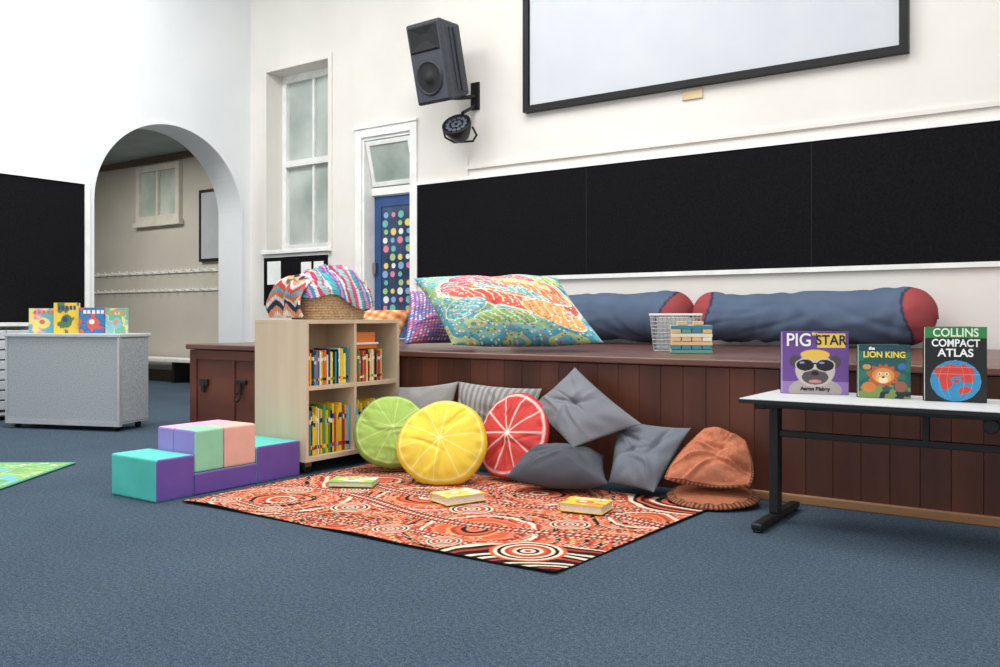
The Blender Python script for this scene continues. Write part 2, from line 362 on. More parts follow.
def bookrows():
    V=[];F=[];C=[]
    pal=[(238,205,60),(235,190,40),(200,50,45),(240,235,220),(60,150,160),(40,60,110),(30,30,34),(230,120,50),(90,150,80),(240,210,90),(180,60,90),(120,190,210),(245,225,120)]
    def add(b,c):
        o=len(V); V.extend(bv(*b)); F.extend([tuple(i+o for i in f) for f in BF]); C.extend([c]*8)
    for (ya,yb,z0,hm,fill) in ((4.365,4.82,.632,.27,1),(4.855,5.29,.632,.25,.8),(4.365,4.82,.127,.36,1),(4.855,5.29,.127,.37,.8)):
        y=ya+.004; end=ya+(yb-ya)*fill
        while y<end-.03:
            th=random.choice([.009,.011,.014,.018,.024]); hh=hm*random.uniform(.8,1.0); dp=random.uniform(.15,.2); xf=-4.69-random.uniform(0,.02)
            c=random.choice(pal); c2=random.choice(pal); tt=[0,.12,.2,.7,.8,1]; cs=[c,c2,c,random.choice([c,(240,235,220)]),c]
            if hm>.3 and random.random()<.5: c=(240,200,50); cs=[c,(200,50,45),c,(40,60,110),c]
            for k in range(5): add((xf-dp,xf,y,y+th-.0015,z0+hh*tt[k],z0+hh*tt[k+1]),cs[k])
            y+=th
    add((-4.90,-4.72,4.9,5.14,.885,.915),(230,120,50)); add((-4.90,-4.71,4.89,5.15,.915,.93),(240,235,220)); add((-4.89,-4.72,4.9,5.12,.93,1.01),(226,130,70))
    colmesh('book_rows',np.array(V),F,np.array(C,float),V_book,b,False)
bookrows()

# ------------------------------------------------ basket with blankets
bk=empty('woven_basket',(-4.95,4.84,1.108))
rope=M('rope_weave',(206,176,138),.85,(176,142,104),60,bump=.4,bscale=90,contrast=(.4,.6))
def sup(a,ra,rb,p=3.2):
    c,s_=math.cos(a),math.sin(a); k=(abs(c)**p+abs(s_)**p)**(-1/p); return ra*k*c,rb*k*s_
def basket():
    rows=11; seg=64; V=[];per=5;prof=[]
    for r in range(rows):
        for k in range(per):
            a=math.pi*(k/per); prof.append((.010*math.sin(a), (r+k/per)*.02))
    prof.append((0,rows*.02))
    for (bul,z) in prof:
        s_=1-.12*(1-z/.22)
        for i in range(seg):
            a=2*math.pi*i/seg; x,y=sup(a,.19,.33); wv=.004*math.sin(i*math.pi+ (z//.02)*math.pi)
            q=s_+ (bul+wv)/.25
            V.append((x*q,y*q,z))
    n=len(prof)
    F=gridfaces(n,seg,0,True); F.append(tuple(range(seg)))
    o=mesh('body',V,F,rope,bk,True)
    so=o.modifiers.new('s','SOLIDIFY'); so.thickness=.012
    for sgn in (-1,1):
        tube('handle_%d'%(sgn+1),[(-.07,sgn*.33,.2),(-.075,sgn*.355,.25),(-.04,sgn*.37,.30),(.04,sgn*.37,.30),(.075,sgn*.355,.25),(.07,sgn*.33,.2)],.012,rope,bk)
basket()
def blanket(name,hang,stripe,zmound,seed,scale=1.0):
    nr,seg=80,240; rho=np.linspace(0,1,nr); th=np.linspace(0,2*math.pi,seg,endpoint=False); R_,T_=np.meshgrid(rho,th,indexing='ij')
    P=np.zeros((nr,seg,3))
    for j,a in enumerate(th):
        ex,ey=sup(a,.195,.335); L=hang(a)
        for i,r in enumerate(rho):
            s_=r*(1+L)
            if s_<=1:
                z=.225+zmound(a)*(1-s_**2.6)*.9; x,y=ex*s_*scale,ey*s_*scale
            else:
                dn=(s_-1)*.3; q=1+.10*min(1,dn*12)+.04*math.sin(a*13+seed)*min(1,dn*6)
                z=.225-dn+.012*math.exp(-dn*30); x,y=ex*q*scale,ey*q*scale
            P[i,j]=(x,y,max(z,.012))
    nz=(fbm(P[...,0]*13+5,P[...,1]*13+5,seed)-.5)
    P[...,2]+=nz*.14*np.clip(1.15-R_,0,1)+folds(P[...,0]/.2,P[...,1]/.33,seed+3)*.014*np.clip(1.1-R_,0,1); P[...,0]*=1+nz*.10; P[...,1]*=1+nz*.06
    C=stripe(R_,T_,P)
    o=colmesh(name,P.reshape(-1,3),gridfaces(nr,seg,0,True),C.reshape(-1,3),V_fab,bk,True)
    so=o.modifiers.new('s','SOLIDIFY'); so.thickness=.015; so.offset=1
pal1=[(228,110,150),(245,238,238),(90,190,195),(150,120,190),(240,170,195),(90,160,205),(245,240,238),(215,80,120),(160,215,210)]
def str1(R_,T_,P):
    s_=(P[...,1]*34+P[...,0]*8+P[...,2]*7+(vnoise(P[...,0]*20+3,P[...,1]*20,3)-.5)*1.6)
    C=pick(pal1,np.floor(s_)+40); C=C*(.88+.12*np.sin(P[...,2]*420+P[...,0]*300)[...,None]); return C
blanket('striped_blanket',lambda a:.18+.30*max(0,math.cos(a-1.1))+.07*math.sin(a*5),str1,lambda a:.155+.03*math.sin(3*a),3)
pal2=[(226,130,95),(240,232,222),(60,68,88),(232,165,130),(240,232,222),(205,85,80),(110,160,168)]
def blanket2():
    n=70; u=np.linspace(0,1,n); U,V=np.meshgrid(u,u,indexing='ij')
    x=-.19+.30*U
    prof_y=np.where(V<.3,-.12-.24*(V/.3),-.365-.06*np.sin((V-.3)/.7*math.pi)-.03*(V-.3))
    prof_z=np.where(V<.3,.36-.06*(V/.3)**2,.30-(V-.3)/.7*.282)
    nz=fbm(U*4+2,V*4+2,8)-.5
    P=np.stack([x+(U-.5)*.1*V,prof_y+nz*.06+.022*np.sin(U*14+V*3),prof_z+nz*.05-.04*(U-.4)**2*4*(1-V)],-1); P[...,2]=np.maximum(P[...,2],.015)
    s_=V*11+np.abs(((U*3.2)%1)-.5)*3.2
    C=pick(pal2,np.floor(s_)); C=C*(.88+.12*np.sin(U*260)[...,None])
    o=grid('zigzag_blanket',P,C,V_fab,bk); so=o.modifiers.new('s','SOLIDIFY'); so.thickness=.015
blanket2()

# ------------------------------------------------ foam step blocks
def foam(name,L):
    e=empty(name)
    for i,(b_,cols,rd) in enumerate(L):
        V=bv(*b_); me=bpy.data.meshes.new('block_%d'%i); me.from_pydata(V,[],BF); me.update()
        bm=bmesh.new(); bm.from_mesh(me); bmesh.ops.recalc_face_normals(bm,faces=bm.faces); bm.to_mesh(me); bm.free()
        for c in cols: me.materials.append(c)
        for p_ in me.polygons:
            n_=p_.normal
            p_.material_index=0 if n_.z>.5 else (1 if abs(n_.x)>.5 else 2)
        o=bpy.data.objects.new('block_%d'%i,me); link(o,e); m_=o.modifiers.new('b','BEVEL'); m_.width=rd; m_.segments=3
    return e
teal=M('vinyl_teal',(84,194,182),.45); pur=M('vinyl_purple',(106,78,156),.45); lil=M('vinyl_lilac',(156,132,200),.45); mint=M('vinyl_mint',(146,206,172),.45); peach=M('vinyl_peach',(228,174,160),.45); pinkv=M('vinyl_pink',(218,168,196),.45)
foam('soft_play_blocks',[((-5.18,-4.70,3.17,3.44,0,.262),[teal,pur,teal],.014),((-5.16,-4.70,3.443,3.93,0,.14),[teal,pur,pur],.012),
 ((-5.16,-4.70,3.933,4.32,0,.25),[teal,pur,teal],.014),((-4.93,-4.705,3.446,3.668,.142,.41),[mint,mint,lil],.014),((-4.93,-4.705,3.672,3.928,.142,.41),[peach,peach,peach],.014),
 ((-5.10,-4.934,3.446,3.928,.142,.41),[pinkv,lil,lil],.014)])

# ------------------------------------------------ rug
def rug():
    LX,LY=2.63,1.75; st_=.0042; nx,ny=int(LX/st_),int(LY/st_)
    x=np.linspace(0,LX,nx); y=np.linspace(0,LY,ny); X,Y=np.meshgrid(x,y,indexing='ij')
    wx=X+.14*(fbm(X*3,Y*3,5)-.5); wy=Y+.14*(fbm(X*3+9,Y*3+4,6)-.5)
    orange=(200,96,66); red=(174,64,50); coral=(212,122,92); cream=(228,208,184); black=(40,32,35); ochre=(206,144,96)
    big=[(.45,.35,.30),(1.15,.9,.28),(1.9,.45,.34),(2.45,1.15,.3),(.55,1.2,.30),(1.65,1.45,.28),(1.2,.12,.18)]
    D=np.full(X.shape,9.0); K=np.zeros(X.shape,int)
    for i,(cx,cy,r) in enumerate(big):
        d=np.hypot(wx-cx,wy-cy)/r
        m=d<D; D=np.where(m,d,D); K=np.where(m,i,K)
    band=np.floor(D*13)
    base=pick([orange,coral,red,orange,cream,red,orange,coral,black,orange,red,ochre,orange],band+K*3)
    cs=.023; gx=X/cs; gy=Y/cs+(np.floor(gx)%2)*.5; fx=gx%1-.5; fy=gy%1-.5; dd=np.hypot(fx,fy)
    hsh=cellhash(np.floor(gx),np.floor(gy),1); reg=fbm(X*4+2,Y*4+7,19)
    dots=(dd<.30)&(hsh<.7)
    dc=pick([cream,black,cream,cream,ochre],np.floor(cellhash(np.floor(gx),np.floor(gy),2)*5))
    C=base.copy(); C[(reg>.56)&(band%3==0)]=black; dm=dots&((D>.7)|(reg>.5)); C[dm]=dc[dm]
    for (a,bb,c_,ph,wd) in ((.62,.12,2.6,.3,.05),(1.05,.10,3.1,1.4,.045),(.18,.05,3.6,2.2,.036),(1.38,.06,2.4,.2,.04)):
        dl=np.abs(Y-(a+bb*np.sin(X*c_+ph)))
        C[dl<wd]=black; C[(dl<wd)&(dl>wd*.78)&(((X*40)%1)<.5)]=cream; C[(dl<wd*.58)]=red
        C[(dl<wd*.28)&(((X*26)%1)<.5)]=cream
    for (cx,cy,r) in ((.32,.62,.11),(.95,.45,.13),(1.55,.82,.14),(2.2,.82,.12),(2.33,.24,.18),(.9,1.35,.12),(2.05,1.35,.11),(1.5,.2,.11),(.2,.16,.10),(.62,.14,.08),(1.9,.15,.10),(.6,.85,.10),(1.25,1.15,.10)):
        d=np.hypot(X-cx,(Y-cy))/r; m=d<1
        rc=pick([red,cream,black,cream,orange,red,cream,black,cream,orange],np.floor(d*10)); C[m]=rc[m]
    d=np.hypot((X-2.63)*.75,(Y+.05)); m=(d<.5)&(np.hypot(X-2.33,Y-.24)>.18)
    rc=pick([black,cream,black,black,red,black,cream],np.floor(d*40+vnoise(X*8,Y*8,4)*2)); C[m]=rc[m]
    d=np.hypot((X-2.6)*.8,(Y-1.8)); m=(d<.45); rc=pick([black,cream,red,black,orange],np.floor(d*36+vnoise(X*8,Y*8,4)*2)); C[m]=rc[m]
    e=np.minimum(np.minimum(X,LX-X),np.minimum(Y,LY-Y)); C[e<.008]=black
    C=C*(.92+.08*vnoise(X*120,Y*120,9))[...,None]
    Z=.011+.004*np.sin(X*4.1)*np.sin(Y*3+1)+ .010*np.exp(-((Y)/.08)**2)*np.maximum(0,np.sin(X*5.2+.4))
    P=np.stack([X*1.0-4.59+(X/LX)*(Y/LY)*.09,Y+3.27+.012*np.sin(X*2.4)*(1-Y/LY),Z],-1)
    o=grid('patterned_rug',P,C,V_rug); so=o.modifiers.new('s','SOLIDIFY'); so.thickness=.006; so.offset=-1
rug()
def mat_green():
    n=240; u=np.linspace(0,1.6,n); U,V=np.meshgrid(u,u,indexing='ij')
    f=fbm(U*7,V*7,12); C=pick([(128,180,110),(116,170,110),(156,194,118),(134,184,108)],np.floor(f*9))
    g=fbm(U*5+7,V*5+2,21); C[(g>.5)&(g<.53)]=(210,218,194); C[g>.66]=(120,182,190)
    h_=np.hypot((U*8)%1-.5,(V*8)%1-.5); C[(h_<.12)&(f>.5)]=(214,160,118)
    e=np.minimum(np.minimum(U,1.6-U),np.minimum(V,1.6-V)); C[e<.03]=(96,160,124)
    a=np.array((.573,-.82,0)); b_=np.array((-.82,-.573,0))
    P=np.array((-6.48,3.68,.01))+U[...,None]*a+V[...,None]*b_
    o=grid('green_play_mat',P,C,V_rug); so=o.modifiers.new('s','SOLIDIFY'); so.thickness=.008; so.offset=0
mat_green()

# ------------------------------------------------ cushions
def plain(c,var=5,seed=1,f=3): 
    return lambda U,V: np.array(c,float)+ (fbm(U*f+9,V*f+9,seed)-.5)[...,None]*var*2
def bigfn(U,V):
    f=fbm(U*1.6+4,V*1.6+4,31); C=pick([(96,170,184),(140,194,190),(150,190,140),(108,178,196),(186,204,140),(92,160,176)],np.floor(f*14))
    for (cx,cy,ax,ay,an,cl) in ((.15,.2,.95,.62,-.45,(214,96,84)),(.25,.3,.75,.40,-.45,(232,132,96)),(.0,.66,.6,.2,-.15,(224,104,130)),(.55,-.5,.42,.22,-.7,(236,168,104)),(.15,.1,.5,.10,-.5,(110,180,180)),(.35,.42,.42,.08,-.5,(226,190,110)),(-.62,-.3,.32,.2,.4,(110,186,190)),(.75,.62,.25,.14,-.5,(140,186,110)),(-.55,.4,.3,.13,.5,(218,112,128)),(-.15,-.6,.4,.15,-.1,(130,184,120)),(-.1,.35,.3,.06,-.6,(214,90,120))):
        dx=(U-cx)*math.cos(an)+(V-cy)*math.sin(an); dy=-(U-cx)*math.sin(an)+(V-cy)*math.cos(an)+.25*dx*dx
        d=np.hypot(dx/ax,dy/ay); m=d<1; C[m]=cl; C[(d<1.04)&(d>=.98)]=(240,226,200); C[(d<.85)&(np.sin(dx*50+dy*36+np.sin(dy*20))>.82)]=(242,206,176)
    g=42; gx=U*g/2+40; gy=V*g/2+40+(np.floor(gx)%2)*.5; dd=np.hypot(gx%1-.5,gy%1-.5)
    hc=cellhash(np.floor(gx),np.floor(gy),5); m=(dd<.3)&(hc<.5)
    dc=pick([(238,240,228),(236,216,120),(214,100,110),(80,110,160),(226,150,150),(240,240,232),(70,140,140)],np.floor(cellhash(np.floor(gx),np.floor(gy),6)*7)); C[m]=dc[m]
    return C
pillow('dotted_floor_cushion',(-4.20,5.44,.91),(-3.16,6.0,.93),(-3.78,6.34,1.46),(-4.73,5.60,1.45),.46,bigfn,V_fab,n=240,k=.04,seed=4,wr=.03,cr=.016,floor=ZS+.003)
def purfn(U,V):
    C=np.zeros(U.shape+(3,))+np.array((128,96,156.)); f=fbm(U*3,V*3,41); C[f>.5]=(192,100,130); C[f>.6]=(100,108,166)
    g=22; gx=U*g/2+40; gy=V*g/2+40; dd=np.hypot(gx%1-.5,gy%1-.5); m=dd<.3
    dc=pick([(234,205,215),(230,145,135),(165,140,205),(236,230,238)],np.floor(cellhash(np.floor(gx),np.floor(gy),7)*4)); C[m]=dc[m]; return C
pillow('purple_dotted_cushion',(-4.80,5.56,.90),(-4.55,6.25,.90),(-4.7,6.4,1.36),(-5.0,5.86,1.36),.26,purfn,V_fab,n=120,seed=7,floor=ZS+.003)
def orfn(U,V):
    C=np.zeros(U.shape+(3,))+np.array((214,138,88.)); f=np.sin(U*14)+np.sin(V*14+U*6); C[f>.8]=(232,190,140); C[f<-1.1]=(186,96,66); return C
pillow('orange_cushion',(-5.55,5.7,.88),(-5.05,5.75,.88),(-5.05,5.95,1.19),(-5.55,5.9,1.19),.20,orfn,V_fab,n=60,seed=9,floor=ZS+.001)

def citrus(rind,pith,flesh,flesh2,nseg=10,seed=2,rr=.93,lw=.02):
    def fn(R_,T_):
        C=np.zeros(R_.shape+(3,))+np.array(flesh,float)
        streak=vnoise(R_*3+5,T_*26,seed); C=C*(1-streak[...,None]*.5)+np.array(flesh2)*streak[...,None]*.5
        jit=(vnoise(R_*4,T_*3,seed+4)-.5)*.05
        sa=(T_/(2*math.pi)*nseg+jit)%1; dist=np.minimum(sa,1-sa)*2*math.pi/nseg*R_
        wgt=np.clip(1-np.abs(dist)/lw,0,1); wgt=np.maximum(wgt,np.clip((.06-R_)/.02,0,1))
        wgt=np.maximum(wgt,np.clip(1-np.abs(R_-(rr-.03))/(lw*1.5),0,1))[...,None]
        C=C*(1-wgt)+np.array(pith,float)*wgt; C[R_>rr]=rind
        return C
    return fn
roundcushion('lime_slice_cushion',(-4.28,4.83,.285),(.60,-.62,.52),.285,.20,citrus((132,162,78),(200,212,140),(156,186,92),(182,204,120),9,3),V_fab,seed=3,wr=.018,floor=.018,cr=.012)
roundcushion('lemon_slice_cushion',(-3.68,4.66,.27),(.42,-.78,.50),.31,.21,citrus((228,192,60),(244,230,160),(234,200,68),(240,216,106),10,2),V_fab,roll=.2,seed=5,wr=.016,floor=.018,cr=.012)
roundcushion('grapefruit_slice_cushion',(-3.32,4.98,.32),(-.10,-.9,.36),.30,.13,citrus((196,62,58),(240,226,218),(196,60,58),(216,112,102),10,6,.94,.035),V_fab,roll=.1,seed=8,wr=.016,floor=.018,cr=.010)

g1=plain((122,124,130)); g2=plain((84,87,94)); g3=plain((112,117,126)); g4=plain((150,149,148))
def stripefn(U,V):
    C=np.zeros(U.shape+(3,))+np.array((160,158,156.)); C[np.sin(U*44)>.1]=(128,126,126); return C
pillow('grey_cushion',(-4.58,5.13,.14),(-4.04,5.13,.14),(-4.00,5.26,.64),(-4.60,5.26,.57),.14,g4,V_fab,seed=2)
pillow('striped_grey_cushion',(-3.97,5.13,.14),(-3.30,5.13,.14),(-3.26,5.26,.62),(-4.00,5.26,.64),.15,stripefn,V_fab,n=120,seed=5)
pillow('dark_grey_cushion',(-3.12,4.60,.11),(-2.50,4.80,.10),(-2.68,5.10,.22),(-3.16,4.92,.22),.26,g2,V_fab,seed=11,floor=.018,cr=.012,n=90,wr=.02)
pillow('charcoal_cushion',(-3.26,5.10,.50),(-2.78,4.86,.29),(-2.42,5.12,.44),(-3.00,5.27,.78),.16,g1,V_fab,seed=14,wr=.025,n=100,cr=.016)
pillow('slate_cushion',(-2.56,4.93,.08),(-2.24,4.90,.06),(-2.15,5.27,.42),(-2.66,5.25,.43),.15,g3,V_fab,seed=17,wr=.022,n=100,cr=.016,floor=.018)
def brsq(U,V):
    R_=np.maximum(np.abs(U),np.abs(V)); T_=np.arctan2(V,U)
    C=np.zeros(U.shape+(3,))+np.array((184,114,86.)); f=fbm(U*5+3,V*5+3,91)
    C=C+(f-.5)[...,None]*34
    pz=np.sin(U*26)*np.sin(V*26); C[pz>.85]=(196,132,104)
    C[R_>.94]=(110,68,52); C[(R_>.955)&(np.sin(T_*70)>0)]=(160,108,84); return C
def brfn(R_,T_):
    C=np.zeros(R_.shape+(3,))+np.array((166,102,76.)); C[R_>.84]=(92,58,44); C[(R_>.87)&(np.sin(T_*60)>0)]=(156,102,76); return C
roundcushion('terracotta_round_cushion',(-1.94,5.09,.045),(.02,-.10,1),.275,.07,brfn,V_fab,seed=21,bend=.0,floor=.012,cr=.003,wr=.006)
pillow('terracotta_cushion',(-2.22,4.90,.13),(-1.66,5.04,.12),(-1.78,5.26,.38),(-2.06,5.27,.45),.13,brsq,V_fab,n=140,seed=29,rnd=.45,wr=.035,cr=.024,k=.0)

def coverfn(pal,seed):
    def fn(U,V):
        f=fbm(U*4+seed,V*4+seed,seed); C=np.zeros(U.shape+(3,))+np.array(pal[0],float)
        C[f>.52]=pal[1]; C[f>.62]=pal[2]; C[(V>.76)&(V<.9)&(U>.12)&(U<.88)&(np.sin(U*40)>-.4)]=pal[3]
        C[(np.hypot(U-.5,(V-.4))<.22)]=pal[2]; C[(np.hypot(U-.45,(V-.45))<.1)]=pal[3]; return C
    return fn
def flat_book(loc,rz,w_,h_,th,pal,seed):
    e=empty('picture_book',loc,(0,0,rz))
    box('pages',(-w_/2+.005,w_/2-.006,-h_/2+.006,h_/2-.006,.004,th-.004),paper,e)
    n=50; u=np.linspace(0,1,n); U,V=np.meshgrid(u,u,indexing='ij'); C=coverfn(pal,seed)(U,V)
    cm=M('cover_%d'%seed,pal[0],.4)
    boxes('covers',[(-w_/2,w_/2,-h_/2,h_/2,0,.004),(-w_/2,w_/2,-h_/2,h_/2,th-.004,th),(-w_/2-.001,-w_/2+.003,-h_/2,h_/2,.001,th-.001)],cm,e)
    grid('cover_print',np.stack([(U-.5)*w_,(V-.5)*h_,np.full(U.shape,th+.0015)],-1),C,V_print,e,False)
flat_book((-4.08,4.22,.02),.5,.30,.2,.03,[(150,190,110),(236,208,80),(235,235,220),(220,120,100)],51)
flat_book((-3.20,4.20,.02),-.35,.2,.27,.045,[(234,206,80),(235,225,200),(190,180,110),(250,245,230)],52)
flat_book((-2.44,4.42,.02),.15,.26,.20,.045,[(236,202,70),(240,220,110),(216,120,70),(250,245,230)],53)

# ------------------------------------------------ bolsters
def bolster(x0,x1,seed):
    n,seg=160,72; L=x1-x0; R=.27
    s_=np.linspace(0,1,n); A_=np.linspace(0,2*math.pi,seg,endpoint=False); S_,A=np.meshgrid(s_,A_,indexing='ij')
    Xx=x0+L*S_; d_=np.minimum(S_,1-S_)*L; q=np.minimum(1,d_/.22); r=R*np.clip(q*(2-q),0,1)**.45
    sag=1-.13*np.exp(-((S_-.25)/.16)**2)-.07*np.exp(-((S_-.68)/.10)**2)+.03*np.sin(S_*7+seed)
    yy=np.cos(A)*r; zz=np.sin(A)*r*sag
    zz=np.where(zz<0,zz*.86,zz)
    wr=(vnoise(Xx*2.5+50,np.sin(A)*1.2+3,seed)-.5)*.03+folds(S_*2-1,(A/math.pi-1)*1.2,seed+5)*.014+folds(S_*2-1,(A/math.pi-.8)*1.6,seed+15)*.012
    wr+=.007*np.sin(Xx*34+A*3)*np.exp(-((d_-.3)/.12)**2)
    wr*=np.minimum(1,q*1.5)
    yy+=np.cos(A)*wr; zz+=np.sin(A)*wr
    P=np.stack([Xx+.03*np.sin(A)*(S_-.5),8.14+yy+.02*np.sin(S_*6+seed),np.maximum(.885+.225+zz,ZS+.003)],-1)
    C=np.zeros(P.shape)+np.array((88,102,124.)); lim=.20+.05*np.sin(A*2+seed)
    cap=(d_<lim); C[cap]=(156,76,78); C[np.abs(d_-lim)<.012]=(60,66,84)
    C=C+(fbm(Xx*6+30,np.sin(A)*3,seed+8)-.5)[...,None]*10
    colmesh('bolster_cushion',P.reshape(-1,3),gridfaces(n,seg,0,True),C.reshape(-1,3),V_fab)
bolster(-5.42,-3.31,1); bolster(-3.28,-1.14,3)

# ------------------------------------------------ wire basket + block tower
wb=empty('wire_basket',(-2.82,6.6,ZS+.004),(0,0,.35))
wm=M('wire_grey',(175,176,178),.4,metal=.3)
def wirebasket():
    W,D_,Hh=.2,.14,.29; V=[];nz=10; per=[];nn=12
    for k in range(nn): per.append((-1+2*k/nn,-1))
    for k in range(nn): per.append((1,-1+2*k/nn))
    for k in range(nn): per.append((1-2*k/nn,1))
    for k in range(nn): per.append((-1,1-2*k/nn))
    for i in range(nz+1):
        t_=.85+.15*i/nz
        for (a,b_) in per: V.append((a*W*t_,b_*D_*t_,Hh*i/nz))
    F=gridfaces(nz+1,len(per),0,True); 
    o=mesh('mesh_sides',V,F,wm,wb); m=o.modifiers.new('w','WIREFRAME'); m.thickness=.007
    box('base',(-W*.85,W*.85,-D_*.85,D_*.85,0,.008),wm,wb)
    boxes('rim',[(-W-.006,W+.006,-D_-.006,-D_+.006,Hh-.008,Hh+.008),(-W-.006,W+.006,D_-.006,D_+.006,Hh-.008,Hh+.008),(-W-.006,-W+.006,-D_+.006,D_-.006,Hh-.008,Hh+.008),(W-.006,W+.006,-D_+.006,D_-.006,Hh-.008,Hh+.008)],white,wb)
    boxes('papers',[(-.15,.15,-.09,-.05,.01,.26),(-.14,.13,-.02,.03,.01,.24),(-.15,.1,.05,.09,.01,.27)],greyt,wb,.004)
wirebasket()
tw=empty('wooden_block_tower',(-2.55,6.24,ZS+.002),(0,0,.45))
tcol=[M('block_%d'%i,c,.55) for i,c in enumerate([(214,180,130),(70,130,146),(222,196,130),(226,216,196),(100,150,136),(200,150,100)])]
rng=random.Random(5)
for r_ in range(7):
    for k in range(4):
        a=-.15+k*.075; bb=(a+.003,a+.072,-.12,.12,r_*.03,r_*.03+.028) if r_%2 else (-.15,.15,-.12+k*.06+.002,-.12+k*.06+.057,r_*.03,r_*.03+.028)
        box('block_%d_%d'%(r_,k),bb,tcol[rng.randrange(6) if r_ in (0,2,4,5) else rng.choice([0,3,1])],tw,.003)
boxes('top_blocks',[(-.1,-.03,-.1,.1,.21,.238),(.02,.09,-.06,.12,.21,.238)],tcol[0],tw,.003)

# ------------------------------------------------ table
tb=empty('folding_table'); TZ=.70
box('top',(-1.57,.3,4.5,5.17,TZ-.022,TZ),greyt,tb,.004)
box('edge_band',(-1.573,.303,4.497,5.173,TZ-.026,TZ-.006),blackm,tb)
for k,xc in enumerate((-1.48,.16)):
    boxes('leg_%d'%k,[(xc-.025,xc+.025,4.79,4.87,.05,TZ-.03)],blackm,tb,.006)
    boxes('foot_%d'%k,[(xc-.03,xc+.03,4.5,5.2,.012,.05)],blackm,tb,.012)
    boxes('top_bracket_%d'%k,[(xc-.03,xc+.03,4.56,5.1,TZ-.06,TZ-.026)],blackm,tb,.006)
    for yy in (4.53,5.16): cyl('glide_%d_%d'%(k,int(yy*10)),.025,.014,blackm,tb,(xc,yy,.007))
boxes('stretcher',[(-1.46,.14,4.81,4.85,.47,.505)],blackm,tb,.004)
boxes('under_frame',[(-1.45,.13,4.56,4.585,TZ-.05,TZ-.026),(-1.45,.13,5.08,5.10,TZ-.05,TZ-.026),(-.74,-.71,4.81,4.85,.5,TZ-.03)],blackm,tb,.003)
cyl('latch_knob',.035,.05,blackm,tb,(-.42,4.62,.62),(math.pi/2,0,0),24,bevel=.006)
box('latch_bar',(-.45,-.2,4.6,4.66,.655,.674),blackm,tb,.004)

# ------------------------------------------------ standing books
def stand_book(name,loc,rz,w_,h_,paint,texts=(),covermat=None,spread=38,n=120):
    e=empty(name,loc,(0,0,rz)); cm=covermat
    box('front_cover',(-w_/2,w_/2,.0,.006,0,h_),cm,e,.0015)
    box('front_pages',(-w_/2+.004,w_/2-.006,.006,.016,.004,h_-.004),paper,e)
    u=np.linspace(0,1,n); U,V=np.meshgrid(u,u,indexing='ij'); C=paint(U,V)
    grid('cover_print',np.stack([(U-.5)*(w_-.002),np.full(U.shape,-.001),V*(h_-.002)+.001],-1),C,V_print,e,False)
    b2=empty('back_half'); b2.parent=e; b2.location=(-w_/2,.004,0); b2.rotation_euler=(0,0,math.radians(spread))
    box('back_cover',(0,w_,.012,.018,0,h_),cm,b2,.0015); box('back_pages',(.004,w_-.006,.004,.012,.004,h_-.004),paper,b2)
    for i,tt in enumerate(texts):
        s_,size,tx,tz,m_=tt[:5]; text('title_%d'%i,s_,size,(tx,-.003,tz),m_,e,bold=.0012,sx=tt[5] if len(tt)>5 else 1)
    return e
tw_=M('ink_white',(240,240,235),.5); ty=M('ink_yellow',(240,212,90),.5); tk=M('ink_black',(35,30,50),.5); tg=M('ink_lightgreen',(220,240,215),.5)
def el(U,V,cx,cy,rx,ry): return np.hypot((U-cx)/rx,(V-cy)/ry)<1
def pig(U,V):
    C=np.zeros(U.shape+(3,))+np.array((108,72,144.)); C[V<.2]=(150,118,180); C[(V>.8)]=(100,62,136)
    C[(U>.53)&(U<.95)&(V>.74)&(V<.97)]=(238,204,90)
    C[el(U,V,.5,.06,.40,.2)]=(176,164,160); C[el(U,V,.5,.38,.30,.27)]=(198,186,180)
    C[el(U,V,.2,.52,.09,.10)]=(80,70,74); C[el(U,V,.8,.52,.09,.10)]=(80,70,74)
    C[el(U,V,.5,.27,.2,.12)]=(84,76,78); C[el(U,V,.5,.2,.10,.03)]=(205,130,130); C[el(U,V,.5,.33,.06,.035)]=(24,22,24)
    C[el(U,V,.5,.63,.22,.08)]=(236,190,80)
    for cx in (.35,.65):
        C[el(U,V,cx,.46,.155,.105)]=(205,196,190); C[el(U,V,cx,.46,.135,.092)]=(30,28,34); C[el(U,V,cx-.05,.50,.04,.018)]=(150,150,175)
    C[(np.abs(V-.49)<.014)&(np.abs(U-.5)<.05)]=(30,28,34)
    return C
stand_book('picture_book',(-1.30,4.95,TZ+.001),math.radians(15),.345,.345,pig,[('PIG',.1,-.085,.265,tw_,.9),('STAR',.075,.083,.273,tk,.9),('the',.025,.0,.325,ty),('Aaron Blabey',.028,.0,.02,tk)],M('cover_purple',(104,68,142),.4))
def lion(U,V):
    f=fbm(U*5,V*5,61); C=np.zeros(U.shape+(3,))+np.array((34,88,84.)); C[f>.55]=(50,112,92); C[V<.12]=(24,44,48); C[(V<.25)&(f>.45)]=(120,145,76)
    C[V>.88]=(34,70,80)
    th_=np.arctan2(V-.42,U-.48); rr=np.hypot((U-.48)/.3,(V-.42)/.2)
    C[rr<1+.12*np.sin(th_*11)]=(186,90,52); C[rr<.72]=(216,142,76); C[el(U,V,.48,.38,.15,.11)]=(230,178,104); C[el(U,V,.48,.34,.09,.06)]=(240,220,184); C[el(U,V,.48,.39,.03,.02)]=(60,30,30)
    for cx in (.41,.55): C[el(U,V,cx,.455,.04,.028)]=(244,240,230); C[el(U,V,cx,.45,.018,.018)]=(30,20,20)
    C[el(U,V,.2,.2,.14,.1)]=(204,124,62); C[el(U,V,.82,.22,.12,.1)]=(150,94,66); C[el(U,V,.84,.6,.08,.06)]=(66,110,180); C[el(U,V,.16,.58,.08,.05)]=(200,150,80)
    return C
